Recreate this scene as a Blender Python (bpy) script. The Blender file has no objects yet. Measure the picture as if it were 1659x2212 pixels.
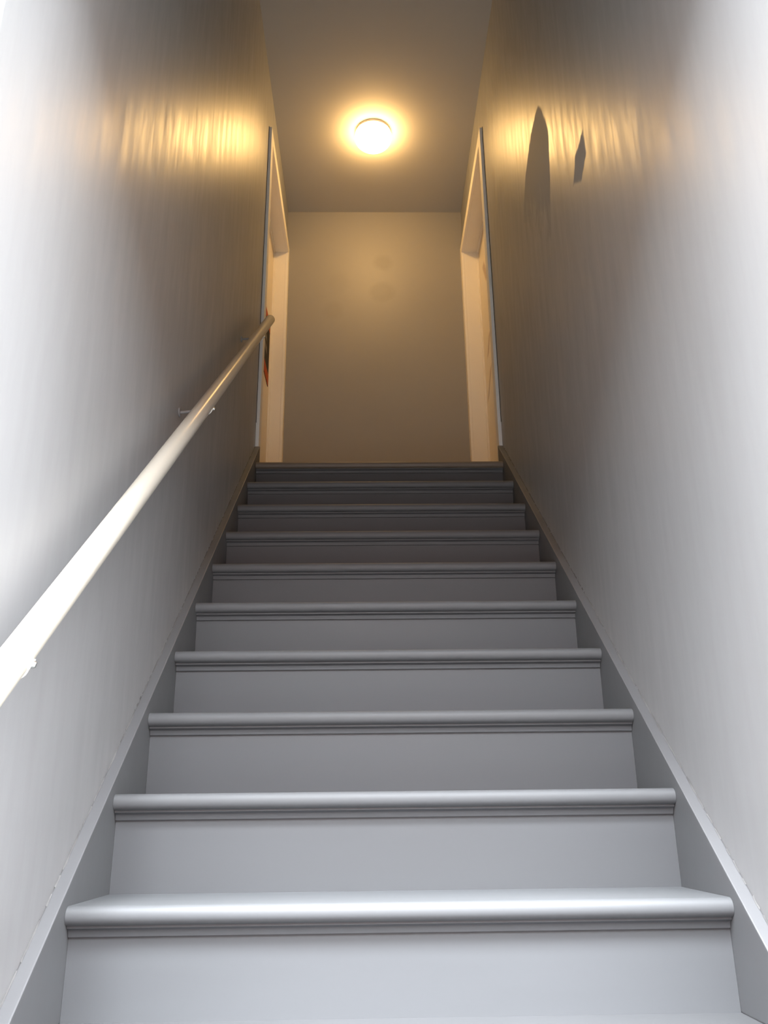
import bpy, bmesh, math, random
from mathutils import Vector, Matrix

# ------------------------------------------------------------------ camera, world, light, exposure
SC = bpy.context.scene
COL = SC.collection
FPX = 1839.0                       # focal length in pixels of the 1659 x 2212 frame
PITCH, ROLL, YAW = 0.3475, -0.0119, 0.0194
CAM_POS = Vector((-0.0512, 0.0, 0.308))


def cam_axes():
    cp, sp, cy, sy = math.cos(PITCH), math.sin(PITCH), math.cos(YAW), math.sin(YAW)
    f = Vector((sy * cp, cy * cp, sp))
    r = Vector((cy, -sy, 0))
    u = r.cross(f)
    return r * math.cos(ROLL) + u * math.sin(ROLL), u * math.cos(ROLL) - r * math.sin(ROLL), f


cam_data = bpy.data.cameras.new('camera')
cam = bpy.data.objects.new('camera', cam_data)
COL.objects.link(cam)
ax, ay, az = cam_axes()
cam.matrix_world = Matrix(((ax.x, ay.x, -az.x, CAM_POS.x), (ax.y, ay.y, -az.y, CAM_POS.y),
                           (ax.z, ay.z, -az.z, CAM_POS.z), (0, 0, 0, 1)))
cam_data.sensor_fit = 'VERTICAL'
cam_data.sensor_height = 24.0
cam_data.lens = FPX / 2212.0 * 24.0
cam_data.clip_start = 0.02
SC.camera = cam

DAY = 22.0                          # overcast daylight that enters by the open street door
LAMP = 66.0                        # radiance of the ceiling lamp's glass
DOOR_Y = 0.84                      # inner face of the street wall; the camera looks in through its open doorway
DOOR_TOP = 2.0
GROUND = -0.95

world = bpy.data.worlds.new('overcast_sky')
SC.world = world
world.use_nodes = True
bg = world.node_tree.nodes['Background']
bg.inputs['Color'].default_value = (0.92, 0.96, 1.0, 1)
bg.inputs['Strength'].default_value = DAY

sun = bpy.data.lights.new('hazy_sun', 'SUN')           # high veiled sun, reaches only the foot of the stairs
sun.energy = 21.0
sun.angle = math.radians(22)
sun.color = (0.93, 0.965, 1.0)
so = bpy.data.objects.new('hazy_sun', sun)
COL.objects.link(so)
so.location = (-1, -3, 6)
SUN_EL, SUN_AZ = math.radians(62.5), math.radians(2)
so.rotation_euler = Vector((math.cos(SUN_EL) * math.sin(SUN_AZ), math.cos(SUN_EL) * math.cos(SUN_AZ), -math.sin(SUN_EL))).to_track_quat('-Z', 'Y').to_euler()

vs = SC.view_settings
SC.display_settings.display_device = 'sRGB'
vs.view_transform = 'Standard'
vs.look = 'None'
vs.gamma = 1.0
vs.use_curve_mapping = False
vs.exposure = 0.0
SC.cycles.max_bounces = 5
SC.cycles.use_light_tree = False
SC.cycles.diffuse_bounces = 4
SC.cycles.glossy_bounces = 2
SC.cycles.adaptive_threshold = 0.04
SC.cycles.sample_clamp_indirect = 6.0

# ------------------------------------------------------------------ dimensions (metres)
RISE, GO = 0.181, 0.2157
Y0 = 1.5369                        # front of the first nosing
NST = 10
TW = 1.10                          # clear width between the stringers
SK = 0.024                         # stringer thickness
HW = TW / 2 + SK                   # half width between the walls
FLOOR0 = 0.008
ZC = 4.114                         # ceiling
YB = 4.6477                        # back wall
ZL = RISE * NST                    # landing level
YL = Y0 + GO * (NST - 1)           # landing edge
OVER, TT = 0.030, 0.030            # nosing overhang, tread thickness
WT = 0.12
OP0, OP1, OPZ = 3.665, 4.592, 3.755   # landing door opening: near, far, head
CW, CP = 0.062, 0.017              # casing width and how far it stands proud
JDL = 0.076                        # the same on the left door
JD = 0.092                         # depth from wall face to door face


# ------------------------------------------------------------------ material helpers
def new_mat(name):
    m = bpy.data.materials.new(name)
    m.use_nodes = True
    nt = m.node_tree
    return m, nt, nt.nodes['Principled BSDF']


def node(nt, kind, **kw):
    n = nt.nodes.new(kind)
    for k, v in kw.items():
        if k.startswith('i_'):
            n.inputs[int(k[2:])].default_value = v
        else:
            setattr(n, k, v)
    return n


def math_node(nt, op, a, b=None, c=None, clamp=False):
    n = nt.nodes.new('ShaderNodeMath')
    n.operation = op
    n.use_clamp = clamp
    for i, v in enumerate((a, b, c)):
        if v is None:
            continue
        if isinstance(v, (int, float)):
            n.inputs[i].default_value = v
        else:
            nt.links.new(v, n.inputs[i])
    return n.outputs[0]


def coords(nt, scale):
    g = nt.nodes.new('ShaderNodeNewGeometry')
    mp = nt.nodes.new('ShaderNodeMapping')
    mp.inputs['Scale'].default_value = scale
    nt.links.new(g.outputs['Position'], mp.inputs['Vector'])
    return mp.outputs['Vector']


def noise(nt, scale, s=1.0, detail=3.0, rough=0.55):
    n = nt.nodes.new('ShaderNodeTexNoise')
    n.inputs['Scale'].default_value = s
    n.inputs['Detail'].default_value = detail
    n.inputs['Roughness'].default_value = rough
    nt.links.new(coords(nt, scale), n.inputs['Vector'])
    return n.outputs['Fac']


def remap(nt, v, a, b, c, d):
    n = nt.nodes.new('ShaderNodeMapRange')
    n.inputs[1].default_value, n.inputs[2].default_value = a, b
    n.inputs[3].default_value, n.inputs[4].default_value = c, d
    nt.links.new(v, n.inputs[0])
    return n.outputs[0]


def mix_col(nt, fac, a, b):
    n = nt.nodes.new('ShaderNodeMix')
    n.data_type = 'RGBA'
    nt.links.new(fac, n.inputs[0])
    for i, v in ((6, a), (7, b)):
        if isinstance(v, tuple):
            n.inputs[i].default_value = (*v, 1)
        else:
            nt.links.new(v, n.inputs[i])
    return n.outputs[2]


def bump(nt, bsdf, height, strength, dist, prev=None):
    b = nt.nodes.new('ShaderNodeBump')
    b.inputs['Strength'].default_value = strength
    b.inputs['Distance'].default_value = dist
    nt.links.new(height, b.inputs['Height'])
    if prev is not None:
        nt.links.new(prev, b.inputs['Normal'])
    nt.links.new(b.outputs[0], bsdf.inputs['Normal'])
    return b.outputs[0]


def paint(name, base, rough, var=0.04, stretch=(3, 3, 3), bs=0.15, bscale=(60, 60, 60), bd=0.001, rvar=0.05, spec=0.5):
    m, nt, b = new_mat(name)
    n = noise(nt, stretch, 1.0, 4)
    lo = tuple(c * (1 - var) for c in base)
    hi = tuple(min(1, c * (1 + var)) for c in base)
    nt.links.new(mix_col(nt, n, lo, hi), b.inputs['Base Color'])
    nt.links.new(remap(nt, n, 0.3, 0.7, rough - rvar, rough + rvar), b.inputs['Roughness'])
    b.inputs['Specular IOR Level'].default_value = spec
    if bs >= 0.12:
        bump(nt, b, noise(nt, bscale, 1.0, 2), bs, bd)
    return m


# ------------------------------------------------------------------ wall paint: satin, rolled, with dull filler patches
def poly_mask(nt, pts, jag, soft=0.012, feather=None):
    """1 inside a convex patch of the wall given in (y, z) metres, with a ragged edge."""
    g = nt.nodes.new('ShaderNodeNewGeometry')
    sx = nt.nodes.new('ShaderNodeSeparateXYZ')
    nt.links.new(g.outputs['Position'], sx.inputs[0])
    area = sum(pts[i][0] * pts[(i + 1) % len(pts)][1] - pts[(i + 1) % len(pts)][0] * pts[i][1] for i in range(len(pts)))
    if area < 0:
        pts = pts[::-1]
    cur = None
    for i in range(len(pts)):
        (a, b), (c, d) = pts[i], pts[(i + 1) % len(pts)]
        L = math.hypot(c - a, d - b)
        nx, nz = -(d - b) / L, (c - a) / L
        t = math_node(nt, 'MULTIPLY', sx.outputs['Y'], nx)
        t = math_node(nt, 'MULTIPLY_ADD', sx.outputs['Z'], nz, t)
        t = math_node(nt, 'SUBTRACT', t, nx * a + nz * b)
        if feather and math.hypot((a + c) / 2 - feather[0], (b + d) / 2 - feather[1]) < 0.03:
            t = math_node(nt, 'MULTIPLY', t, 0.1)     # thinned-out edge of the filler
        cur = t if cur is None else math_node(nt, 'MINIMUM', cur, t)
    cur = math_node(nt, 'ADD', cur, jag)
    return remap(nt, cur, -soft, soft, 0, 1)


def wall_paint(name, base, rough, patches=(), streak=0.5):
    m, nt, b = new_mat(name)
    blot = noise(nt, (1.6, 1.6, 1.6), 1.0, 4)
    fine = noise(nt, (14, 22, 3.5), 1.0, 4, 0.6)
    lo = tuple(c * 0.965 for c in base)
    hi = tuple(c * 1.03 for c in base)
    col = mix_col(nt, blot, lo, hi)
    rg = remap(nt, fine, 0.3, 0.7, rough - 0.06, rough + 0.08)
    b.inputs['Specular IOR Level'].default_value = 0.72
    if patches:
        jag = remap(nt, noise(nt, (30, 30, 12), 1.0, 3), 0.3, 0.7, -0.006, 0.006)
        mk = None
        for p in patches:
            k = poly_mask(nt, p, jag, 0.006, FEATHER)
            mk = k if mk is None else math_node(nt, 'MAXIMUM', mk, k)
        rg2 = nt.nodes.new('ShaderNodeMix')
        nt.links.new(mk, rg2.inputs[0])
        nt.links.new(rg, rg2.inputs[2])
        rg2.inputs[3].default_value = 0.66
        rg = rg2.outputs[0]
        nt.links.new(remap(nt, mk, 0, 1, 0.72, 0.3), b.inputs['Specular IOR Level'])
    nt.links.new(col, b.inputs['Base Color'])
    nt.links.new(rg, b.inputs['Roughness'])
    n1 = bump(nt, b, noise(nt, (9, 9, 1.6), 1.0, 2, 0.4), streak, 0.0014)
    bump(nt, b, noise(nt, (45, 60, 5), 1.0, 2, 0.5), streak * 0.5, 0.00036, n1)
    return m


FEATHER = ((2.36 + 2.78) / 2, (2.22 + 2.57) / 2)
PATCHES_RIGHT = [
    [(2.412, 2.755), (2.366, 2.703), (2.286, 2.506), (2.331, 2.369), (2.36, 2.22), (2.78, 2.57), (2.693, 2.689), (2.544, 2.754)],
    [(1.936, 2.172), (1.922, 2.090), (1.99, 2.055), (2.075, 2.11), (2.030, 2.172)],
]
M = {}
M['wall'] = wall_paint('satin_grey_wall_paint', (0.282, 0.283, 0.286), 0.39)
M['wall_r'] = wall_paint('satin_grey_wall_paint_with_filler', (0.282, 0.283, 0.286), 0.39, PATCHES_RIGHT)
M['ceiling'] = paint('flat_ceiling_paint', (0.47, 0.455, 0.43), 0.75, 0.03, (2, 2, 2), 0.1, (80, 80, 80), 0.001, 0.05, 0.3)
M['stair'] = paint('grey_porch_paint', (0.094, 0.0985, 0.106), 0.58, 0.05, (1.2, 6, 14), 0.12, (4, 60, 90), 0.0004, 0.06, 0.4)
M['tread'] = paint('lit_tread_grey', (0.110, 0.115, 0.122), 0.56, 0.05, (1.2, 6, 14), 0.1, (4, 60, 90), 0.0003, 0.05, 0.45)  # stair grey lightened to imitate stronger light on the nosings
M['skirt'] = paint('grey_skirt_paint', (0.125, 0.128, 0.135), 0.55, 0.05, (4, 4, 4), 0.2, (25, 25, 25), 0.0015, 0.06)
M['landing'] = paint('worn_brown_floor', (0.17, 0.135, 0.105), 0.5, 0.2, (3, 30, 30), 0.2, (6, 80, 80), 0.001, 0.05)
M['trim'] = paint('cream_trim_paint', (0.90, 0.85, 0.76), 0.42, 0.04, (6, 6, 2), 0.12, (60, 60, 8), 0.0008)
M['white_trim'] = paint('white_trim_paint', (0.78, 0.76, 0.72), 0.45, 0.03, (6, 6, 2), 0.1, (60, 60, 8), 0.0008)
M['rail'] = paint('glossy_cream_rail_paint', (0.46, 0.43, 0.37), 0.30, 0.02, (3, 3, 3), 0.03, (40, 40, 40), 0.0001, 0.02)
M['concrete'] = paint('grey_concrete', (0.17, 0.168, 0.16), 0.85, 0.15, (5, 5, 5), 0.4, (70, 70, 70), 0.002)
M['brick'] = paint('dark_brick', (0.16, 0.10, 0.08), 0.8, 0.2, (4, 4, 14), 0.3, (20, 20, 60), 0.004)
M['floor'] = paint('pale_floor_paint', (0.075, 0.077, 0.081), 0.6, 0.05, (3, 3, 3), 0.15, (30, 60, 60), 0.001)
M['boards'] = paint('pale_wood_floor', (0.56, 0.46, 0.35), 0.5, 0.12, (30, 2, 30), 0.2, (80, 6, 80), 0.001)
M['caulk'] = paint('dirty_caulk', (0.13, 0.13, 0.13), 0.8, 0.6, (18, 22, 22), 0.4, (60, 60, 60), 0.002)
M['gap'] = paint('dark_gap_filler', (0.07, 0.06, 0.05), 0.8, 0.2)
M['bracket'] = paint('painted_bracket_metal', (0.80, 0.79, 0.74), 0.3, 0.02)
M['grey_bracket'] = paint('grey_painted_bracket', (0.24, 0.24, 0.24), 0.45, 0.03)
M['steel'] = paint('zinc_steel', (0.62, 0.62, 0.60), 0.3, 0.02)
M['steel'].node_tree.nodes['Principled BSDF'].inputs['Metallic'].default_value = 0.9
M['brass'] = paint('dull_brass', (0.55, 0.42, 0.20), 0.35, 0.05)
M['brass'].node_tree.nodes['Principled BSDF'].inputs['Metallic'].default_value = 0.9
M['black'] = paint('black_print', (0.012, 0.010, 0.011), 0.8, 0.1)
M['orange'] = paint('orange_print', (0.42, 0.07, 0.010), 0.8, 0.05)
M['greyprint'] = paint('pale_grey_print', (0.16, 0.15, 0.145), 0.8, 0.05)


def back_wall_mat():
    """Wall paint with a few round, slightly darker touched-up spots."""
    m, nt, b = new_mat('back_wall_paint')
    base = mix_col(nt, noise(nt, (1.8, 1.8, 1.8), 1, 4), (0.30, 0.29, 0.28), (0.33, 0.32, 0.305))
    g = nt.nodes.new('ShaderNodeNewGeometry')
    wob = noise(nt, (9, 9, 9), 1.0, 3)
    tot = None
    for (x, z, r, amt) in ((0.05, 3.715, 0.055, 0.34), (0.045, 3.49, 0.075, 0.34), (-0.27, 3.35, 0.06, 0.16), (-0.235, 3.56, 0.07, 0.10)):
        d = nt.nodes.new('ShaderNodeVectorMath')
        d.operation = 'DISTANCE'
        nt.links.new(g.outputs['Position'], d.inputs[0])
        d.inputs[1].default_value = (x, YB, z)
        dd = math_node(nt, 'MULTIPLY_ADD', wob, 0.06, d.outputs['Value'])
        k = remap(nt, dd, r + 0.01, r + 0.05, amt, 0)
        tot = k if tot is None else math_node(nt, 'ADD', tot, k)
    nt.links.new(mix_col(nt, tot, base, (0.21, 0.20, 0.185)), b.inputs['Base Color'])
    b.inputs['Roughness'].default_value = 0.5
    bump(nt, b, noise(nt, (8, 8, 3), 1, 3), 0.3, 0.002)
    return m


M['back'] = back_wall_mat()


def door_mat(scuffed):
    m, nt, b = new_mat('door_paint_scuffed' if scuffed else 'door_paint')
    base = mix_col(nt, noise(nt, (5, 5, 2), 1, 4), (0.76, 0.68, 0.56), (0.82, 0.74, 0.62))
    if scuffed:        # slanting scratches in the paint, in door (y, z) metres
        g = nt.nodes.new('ShaderNodeNewGeometry')
        sx = nt.nodes.new('ShaderNodeSeparateXYZ')
        nt.links.new(g.outputs['Position'], sx.inputs[0])
        wob = math_node(nt, 'MULTIPLY', noise(nt, (30, 30, 30), 1, 2), 0.02)
        tot = None
        for (y, z, h, sl) in ((4.40, 2.95, 0.06, 0.5), (4.45, 2.72, 0.08, 0.6), (4.38, 3.45, 0.10, -0.3)):
            dz = math_node(nt, 'SUBTRACT', sx.outputs['Z'], z)
            dy = math_node(nt, 'SUBTRACT', sx.outputs['Y'], y)
            line = math_node(nt, 'ABSOLUTE', math_node(nt, 'ADD', math_node(nt, 'MULTIPLY_ADD', dz, sl * 2, dy), wob))
            a = remap(nt, line, 0.02, 0.045, 0.7, 0)
            c = remap(nt, math_node(nt, 'ABSOLUTE', dz), h * 0.7, h, 1, 0)
            k = math_node(nt, 'MULTIPLY', a, c)
            tot = k if tot is None else math_node(nt, 'MAXIMUM', tot, k)
        base = mix_col(nt, tot, base, (0.33, 0.20, 0.13))
    nt.links.new(base, b.inputs['Base Color'])
    b.inputs['Roughness'].default_value = 0.4
    bump(nt, b, noise(nt, (60, 60, 8), 1, 3), 0.12, 0.0008)
    return m


M['door'] = door_mat(False)
M['door_s'] = door_mat(True)


def lamp_glass():
    m, nt, b = new_mat('lit_lamp_glass')
    b.inputs['Base Color'].default_value = (0.9, 0.86, 0.78, 1)
    b.inputs['Roughness'].default_value = 0.25
    b.inputs['Emission Color'].default_value = (1.0, 0.59, 0.205, 1)
    b.inputs['Emission Strength'].default_value = LAMP
    return m


M['lamp'] = lamp_glass()


# ------------------------------------------------------------------ mesh helpers
def box(bm, x0, x1, y0, y1, z0, z1):
    v = [bm.verts.new((x, y, z)) for x in (x0, x1) for y in (y0, y1) for z in (z0, z1)]
    for f in ((0, 1, 3, 2), (4, 6, 7, 5), (0, 4, 5, 1), (2, 3, 7, 6), (0, 2, 6, 4), (1, 5, 7, 3)):
        bm.faces.new([v[i] for i in f])


def prism_x(bm, prof, x0, x1):
    """Extrude a (y, z) outline along x."""
    a = [bm.verts.new((x0, y, z)) for y, z in prof]
    b = [bm.verts.new((x1, y, z)) for y, z in prof]
    n = len(prof)
    bm.faces.new(a)
    bm.faces.new(b[::-1])
    for i in range(n):
        bm.faces.new((a[i], b[i], b[(i + 1) % n], a[(i + 1) % n]))


def tube(bm, p0, p1, r0, r1=None, seg=24, caps=True, round_end=0.0):
    p0, p1 = Vector(p0), Vector(p1)
    r1 = r0 if r1 is None else r1
    d = (p1 - p0).normalized()
    u = d.orthogonal().normalized()
    w = d.cross(u)
    rings = [(p0, r0), (p1, r1)]
    if round_end:
        e = round_end
        rings = [(p0, r0 - e), (p0 + d * e * 0.3, r0 - e * 0.3), (p0 + d * e, r0), (p1 - d * e, r1),
                 (p1 - d * e * 0.3, r1 - e * 0.3), (p1, r1 - e)]
    vr = []
    for p, r in rings:
        vr.append([bm.verts.new(p + (u * math.cos(2 * math.pi * i / seg) + w * math.sin(2 * math.pi * i / seg)) * r)
                   for i in range(seg)])
    for a, b in zip(vr, vr[1:]):
        for i in range(seg):
            bm.faces.new((a[i], a[(i + 1) % seg], b[(i + 1) % seg], b[i]))
    if caps:
        bm.faces.new(vr[0][::-1])
        bm.faces.new(vr[-1])


def lathe_z(bm, prof, c, seg=40):
    """Revolve (radius, z) points round a vertical axis at c."""
    rings = []
    for r, z in prof:
        if r < 1e-6:
            rings.append([bm.verts.new((c[0], c[1], z))])
        else:
            rings.append([bm.verts.new((c[0] + r * math.cos(2 * math.pi * i / seg), c[1] + r * math.sin(2 * math.pi * i / seg), z))
                          for i in range(seg)])
    for a, b in zip(rings, rings[1:]):
        for i in range(seg):
            j = (i + 1) % seg
            if len(a) == 1 and len(b) == 1:
                continue
            if len(a) == 1:
                bm.faces.new((a[0], b[i], b[j]))
            elif len(b) == 1:
                bm.faces.new((a[i], a[j], b[0]))
            else:
                bm.faces.new((a[i], a[j], b[j], b[i]))


def obj(name, bm, mat, parent=None, smooth=False, bevel=0.0):
    bmesh.ops.recalc_face_normals(bm, faces=bm.faces)
    if bevel:
        bmesh.ops.bevel(bm, geom=[e for e in bm.edges if len(e.link_faces) == 2 and e.calc_face_angle(0) > 0.5],
                        offset=bevel, segments=2, affect='EDGES', profile=0.7)
    me = bpy.data.meshes.new(name)
    bm.to_mesh(me)
    bm.free()
    me.materials.append(M[mat])
    if smooth:
        me.polygons.foreach_set('use_smooth', [True] * len(me.polygons))
        me.set_sharp_from_angle(angle=math.radians(40))
    o = bpy.data.objects.new(name, me)
    COL.objects.link(o)
    if parent is not None:
        o.parent = parent
        o.matrix_parent_inverse = Matrix.Translation(-parent.location)
    return o


def one_box(name, dims, mat, parent=None, bevel=0.0):
    bm = bmesh.new()
    box(bm, *dims)
    return obj(name, bm, mat, parent, bevel=bevel)


def empty(name, loc):
    o = bpy.data.objects.new(name, None)
    COL.objects.link(o)
    o.location = loc
    return o


def tag(o, label, cat=None, group=None, kind=None):
    o['label'] = label
    if cat:
        o['category'] = cat
    if group:
        o['group'] = group
    if kind:
        o['kind'] = kind
    return o


# ------------------------------------------------------------------ the room
def side_wall(name, s, mat, label):
    a, b = (HW, HW + WT) if s > 0 else (-HW - WT, -HW)
    bm = bmesh.new()
    box(bm, a, b, DOOR_Y, OP0, FLOOR0, ZC)            # along the stairs
    box(bm, a, b, OP1, YB, 0, ZC)                # far side of the landing door
    box(bm, a, b, OP0, OP1, OPZ, ZC)             # over the door
    box(bm, a, b, OP0, OP1, 0, ZL)               # below the landing
    o = obj(name, bm, mat)
    return tag(o, label, kind='structure')


side_wall('wall_left', -1, 'wall', 'satin grey stairwell wall behind the white handrail')
side_wall('wall_right', 1, 'wall_r', 'satin grey stairwell wall with dull filler patches, no handrail')
tag(one_box('wall_back', (-HW - WT, HW + WT, YB, YB + WT, 0, ZC), 'back'),
    'warm lit wall at the head of the stairs with faint round spots', kind='structure')
tag(one_box('ceiling', (-HW - WT, HW + WT, DOOR_Y - WT, YB + WT, ZC, ZC + 0.1), 'ceiling'),
    'plain warm lit ceiling that carries the round lamp', kind='structure')
bm = bmesh.new()                                   # street wall with the open doorway behind the camera
DW = 0.53
box(bm, -HW - WT, -DW, DOOR_Y - WT, DOOR_Y, 0, ZC)
box(bm, DW, HW + WT, DOOR_Y - WT, DOOR_Y, 0, ZC)
box(bm, -DW, DW, DOOR_Y - WT, DOOR_Y, DOOR_TOP, ZC)
tag(obj('wall_front', bm, 'wall'), 'street wall with an open doorway at the foot of the stairs', kind='structure')
tag(one_box('floor', (-HW - WT, HW + WT, DOOR_Y - WT, YB + WT, -0.1, FLOOR0), 'floor'),
    'pale grey painted floor in front of the lowest riser', kind='structure')
tag(one_box('ground', (-30, 30, -40, DOOR_Y - WT, GROUND - 0.15, GROUND), 'concrete'),
    'concrete pavement outside the street door', kind='structure')
bm = bmesh.new()                                   # plinth and outer steps below the doorway
box(bm, -HW - WT, HW + WT, DOOR_Y - WT, DOOR_Y, GROUND, -0.1)
for i in range(5):
    box(bm, -0.8, 0.8, DOOR_Y - WT - 0.28 * (i + 1), DOOR_Y - WT - 0.28 * i, GROUND, -0.16 - 0.16 * i)
tag(obj('steps_outside', bm, 'concrete'), 'concrete steps below the street door', kind='structure')
tag(one_box('floor_landing', (-HW, HW, YL + OVER + 0.1, YB, ZL - 0.12, ZL), 'boards'),
    'pale wooden landing floor at the head of the stairs', kind='structure')


tag(one_box('low_sky_blocker', (-14, 14, -7.4, -7.0, GROUND, 5.4), 'brick'),  # unseen, put in to keep low skylight off the upper steps
    'added dark brick front across the street that blocks the low sky', kind='structure')


# ------------------------------------------------------------------ landing doors
def landing_door(n, s, JD, slab_mat, label):
    root = empty('door_%d' % n, (s * HW, (OP0 + OP1) / 2, ZL))
    tag(root, label, kind='structure')

    def bx(name, xa, xb, y0, y1, z0, z1, mat, parent=root, bevel=0.0):
        xs = sorted((s * xa, s * xb))
        return one_box(name, (xs[0], xs[1], y0, y1, z0, z1), mat, parent, bevel)
    j = 0.02
    # casing on the wall face
    bx('casing', HW - CP, HW, OP0 - CW, OP0 + 0.004, ZL, OPZ + CW, 'white_trim', bevel=0.003)
    bx('casing', HW - CP, HW, OP1 - 0.004, YB, ZL, OPZ + CW, 'trim', bevel=0.003)
    bx('head_casing', HW - CP, HW, OP0 + 0.004, OP1 - 0.004, OPZ - 0.004, OPZ + CW, 'trim', bevel=0.003)
    # jamb lining inside the opening
    bx('jamb', HW, HW + WT, OP0, OP0 + j * 0.2, ZL, OPZ, 'trim')
    bx('jamb', HW, HW + WT, OP1 - j * 0.2, OP1, ZL, OPZ, 'trim')
    bx('head_jamb', HW, HW + WT, OP0, OP1, OPZ - j * 0.2, OPZ, 'trim')
    # stop beads on the corridor side of the slab
    bx('door_stop', HW + JD - 0.012, HW + JD, OP1 - 0.016, OP1 - 0.003, ZL, OPZ - 0.004, 'trim', bevel=0.002)
    bx('door_stop', HW + JD - 0.012, HW + JD, OP0 + 0.003, OP0 + 0.016, ZL, OPZ - 0.004, 'trim', bevel=0.002)
    bx('head_stop', HW + JD - 0.012, HW + JD, OP0 + 0.016, OP1 - 0.016, OPZ - 0.018, OPZ - 0.004, 'trim', bevel=0.002)
    # slab with a knob on the near stile
    slab = bx('door_slab', HW + JD, HW + JD + 0.036, OP0 + 0.001, OP1 - 0.001, ZL + 0.001, OPZ - 0.001, slab_mat)
    bm = bmesh.new()
    yk, zk, xk = OP0 + 0.085, ZL + 0.96, HW + JD
    tube(bm, (s * xk, yk, zk), (s * (xk - 0.006), yk, zk), 0.026, seg=20)
    tube(bm, (s * (xk - 0.006), yk, zk), (s * (xk - 0.030), yk, zk), 0.009, seg=14)
    tube(bm, (s * (xk - 0.030), yk, zk), (s * (xk - 0.062), yk, zk), 0.026, 0.024, seg=20, round_end=0.008)
    obj('knob', bm, 'brass', slab, smooth=True)
    # dark crack between casing and wall
    bx('caulk_line', HW - 0.002, HW, OP0 - CW - 0.006, OP0 - CW, ZL + 0.25, OPZ + CW, 'gap')
    return root


landing_door(1, -1, JDL, 'door', 'cream door with an orange and black sign, left of the landing')
landing_door(2, 1, JD, 'door_s', 'cream scuffed door without a sign, right of the landing')

# the sign on the left door
XD = -(HW + JDL)
sg = empty('door_sign', (XD, 4.43, 2.79))
tag(sg, 'black warning sign with orange ends fixed to the left landing door', 'sign')
Y_A, Y_B, Z_A, Z_B = 4.20, 4.525, 2.745, 3.165
one_box('backing', (XD, XD + 0.003, Y_A, Y_B, Z_A, Z_B), 'black', sg)
one_box('lower_band', (XD + 0.003, XD + 0.0038, Y_A, Y_B, Z_A, Z_A + 0.075), 'orange', sg)
one_box('upper_band', (XD + 0.003, XD + 0.0038, Y_A, Y_B, Z_B - 0.06, Z_B), 'orange', sg)
for (ya, yb, za, zb) in ((4.23, 4.40, 2.975, 3.01), (4.23, 4.41, 2.90, 2.945)):
    one_box('print_block', (XD + 0.003, XD + 0.0036, ya, yb, za, zb), 'greyprint', sg)

# ------------------------------------------------------------------ staircase
st = empty('staircase', (0, Y0, FLOOR0))
tag(st, 'straight grey painted wooden staircase rising between two walls', 'staircase')


def tread_profile(depth):
    """(y, z) outline: flat board with a half-round nose at y = 0, top at z = 0."""
    r = TT / 2
    pts = [(depth, 0.0)]
    for i in range(9):
        t = math.pi / 2 + math.pi * i / 8
        pts.append((r * 0.9 + r * 0.9 * math.cos(t), -r + r * math.sin(t)))
    pts.append((depth, -TT))
    return pts


def tread_mesh(depth):
    bm = bmesh.new()
    prism_x(bm, tread_profile(depth), -TW / 2 + 0.0005, TW / 2 - 0.0005)
    bmesh.ops.recalc_face_normals(bm, faces=bm.faces)
    me = bpy.data.meshes.new('tread')
    bm.to_mesh(me)
    bm.free()
    me.polygons.foreach_set('use_smooth', [True] * len(me.polygons))
    me.set_sharp_from_angle(angle=math.radians(40))
    return me


me_tread = tread_mesh(GO + OVER)
me_tread.materials.append(M['tread'])
me_top = tread_mesh(OVER + 0.1)
me_top.materials.append(M['landing'])

bm = bmesh.new()                                     # riser board, shared
box(bm, -TW / 2 + 0.0005, TW / 2 - 0.0005, 0, 0.018, 0, RISE - TT)
bmesh.ops.recalc_face_normals(bm, faces=bm.faces)
me_riser = bpy.data.meshes.new('riser')
bm.to_mesh(me_riser)
bm.free()
me_riser.materials.append(M['stair'])

bm = bmesh.new()                                     # cove strip under each nosing
c = 0.016
prof = [(0, 0), (0, -c - 0.002), (-0.005, -c - 0.002), (-0.006, -c + 0.002), (-0.008, -0.008), (-0.013, -0.005), (-c, -0.004), (-c, 0)]
prism_x(bm, prof, -TW / 2 + 0.001, TW / 2 - 0.001)
bmesh.ops.recalc_face_normals(bm, faces=bm.faces)
me_cove = bpy.data.meshes.new('cove_moulding')
bm.to_mesh(me_cove)
bm.free()
me_cove.materials.append(M['stair'])

rnd = random.Random(4)
for k in range(1, NST + 1):
    y, z = Y0 + GO * (k - 1), RISE * k
    for name, me, loc in (('tread', me_top if k == NST else me_tread, (0, y, z)),
                          ('riser', me_riser, (0, y + OVER, z - RISE)),
                          ('cove_moulding', me_cove, (0, y + OVER, z - TT))):
        o = bpy.data.objects.new(name, me)
        COL.objects.link(o)
        o.parent = st
        o.matrix_parent_inverse = Matrix.Translation(-st.location)
        o.location = loc
        if name == 'tread' and k == NST:
            o['label'] = 'brown unpainted landing nosing'
        if name == 'riser' and k == 1:      # lowest riser starts at the floor
            o.location.z = FLOOR0
            o.scale.z = (z - TT - FLOOR0) / (RISE - TT)

SL = RISE / GO
UP = 0.024                                             # stringer top above the nosing line


def ztop(y):
    return RISE + (y - Y0) * SL + UP


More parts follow.
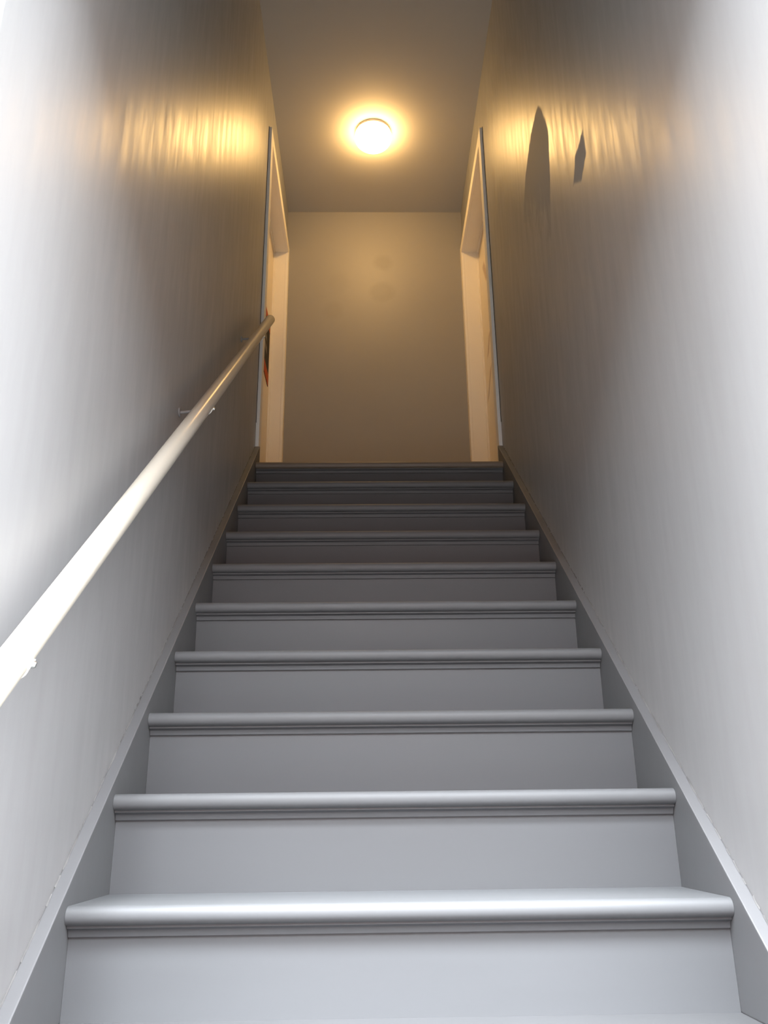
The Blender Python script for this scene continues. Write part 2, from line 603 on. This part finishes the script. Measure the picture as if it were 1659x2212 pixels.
Y_END = OP0 - CW                                       # stringer dies against the door casing
for s in (-1, 1):
    y_low = Y0 - (ztop(Y0) - FLOOR0 - 0.012) / SL
    prof = [(y_low, FLOOR0), (y_low, FLOOR0 + 0.012), (Y_END, ztop(Y_END)), (Y_END, ZL - 0.3), (Y0 + 0.35, FLOOR0)]
    bm = bmesh.new()
    xs = sorted((s * TW / 2, s * (HW - 0.0004)))
    prism_x(bm, prof, *xs)
    obj('stringer', bm, 'skirt', st, bevel=0.0025)
    # cracked, uneven caulk bead where the stringer meets the wall
    bm = bmesh.new()
    N = 220
    prev = None
    rr = random.Random(7 + s)
    for i in range(N + 1):
        y = y_low + 0.02 + (Y_END - y_low - 0.03) * i / N
        w = 0.0012 + 0.0022 * rr.random() ** 2
        h = 0.0010 + 0.0040 * rr.random() ** 3
        zt = ztop(y) + 0.0003
        hw = HW - 0.0003
        ring = [bm.verts.new((s * hw, y, zt)), bm.verts.new((s * (hw - w), y, zt)),
                bm.verts.new((s * (hw - w * 0.4), y, zt + h * 0.5)), bm.verts.new((s * hw, y, zt + h))]
        if prev and rr.random() > 0.18:
            for a in range(3):
                bm.faces.new((prev[a], prev[a + 1], ring[a + 1], ring[a]))
        prev = ring
    obj('caulk_bead', bm, 'caulk', st, smooth=True)

# ------------------------------------------------------------------ handrail
RX = -0.504
RS = 0.855


def rail_z(y):
    return 2.498 + (y - 3.419) * RS


RR = 0.0215
hr = empty('handrail', (RX, 0.93, rail_z(0.93)))
tag(hr, 'long round cream handrail running up the left wall', 'handrail')
bm = bmesh.new()
tube(bm, (RX, 0.93, rail_z(0.93)), (RX, 3.432, rail_z(3.432)), RR, seg=32, round_end=0.003)
obj('rail', bm, 'rail', hr, smooth=True)
for y in (1.09, 2.13, 3.08):
    z = rail_z(y)
    dv = Vector((0, 1, RS)).normalized()
    nv = Vector((0, -RS, 1)).normalized()             # square to the rail, pointing up
    c0 = Vector((RX, y, z))
    br = bmesh.new()
    wall_pt = Vector((-HW + 0.0003, y, z - 0.020))
    tube(br, wall_pt, wall_pt + Vector((0.004, 0, 0)), 0.013, seg=20)
    tube(br, wall_pt + Vector((0.003, 0, 0)), c0 - nv * 0.012, 0.0045, seg=12)
    arm = obj('bracket', br, 'grey_bracket', hr, smooth=True)
    bs = bmesh.new()                                   # saddle strap that cups the rail from below
    prev = None
    for i in range(13):
        t = math.radians(-160 + 140 * i / 12)
        d = Vector((1, 0, 0)) * math.cos(t) + nv * math.sin(t)
        ring = [bs.verts.new(c0 + d * (RR + h) + dv * w) for h, w in ((0.0002, -0.012), (0.0028, -0.012), (0.0028, 0.012), (0.0002, 0.012))]
        if prev:
            for a in range(4):
                bs.faces.new((prev[a], prev[(a + 1) % 4], ring[(a + 1) % 4], ring[a]))
        else:
            bs.faces.new(ring)
        prev = ring
    bs.faces.new(prev[::-1])
    obj('saddle', bs, 'bracket', arm)
    for t in (-160, -20):
        t = math.radians(t)
        d = Vector((1, 0, 0)) * math.cos(t) + nv * math.sin(t)
        bm = bmesh.new()
        p = c0 + d * (RR + 0.002)
        tube(bm, p, p + d * 0.005, 0.0055, 0.004, seg=14)
        obj('screw', bm, 'steel', arm, smooth=True)

# ------------------------------------------------------------------ ceiling lamp
LC = (-0.012, 3.945)
lp = empty('ceiling_lamp', (LC[0], LC[1], ZC))
tag(lp, 'round flush ceiling lamp glowing warm white', 'lamp')
bm = bmesh.new()
lathe_z(bm, [(0, ZC), (0.100, ZC), (0.104, ZC - 0.004), (0.104, ZC - 0.018), (0.098, ZC - 0.022), (0, ZC - 0.022)], LC)
obj('lamp_base', bm, 'white_trim', lp, smooth=True)
bm = bmesh.new()
GZ, GR, GH = ZC - 0.040, 0.108, 0.072                   # widest level of the glass, radius, drop
prof = [(0.092, ZC - 0.021)]
for i in range(17):
    t = -0.35 + (0.35 + math.pi / 2) * i / 16
    prof.append((max(0.0, GR * math.cos(t)), GZ - GH * math.sin(t) if t > 0 else GZ - 0.05 * math.sin(t)))
prof[-1] = (0.0, prof[-1][1])
lathe_z(bm, prof, LC)
obj('glass_shade', bm, 'lamp', lp, smooth=True)
bm = bmesh.new()
lathe_z(bm, [(0, GZ - GH + 0.001), (0.007, GZ - GH), (0.008, GZ - GH - 0.005), (0.004, GZ - GH - 0.011), (0, GZ - GH - 0.012)], LC, 16)
obj('finial', bm, 'lamp', lp, smooth=True)
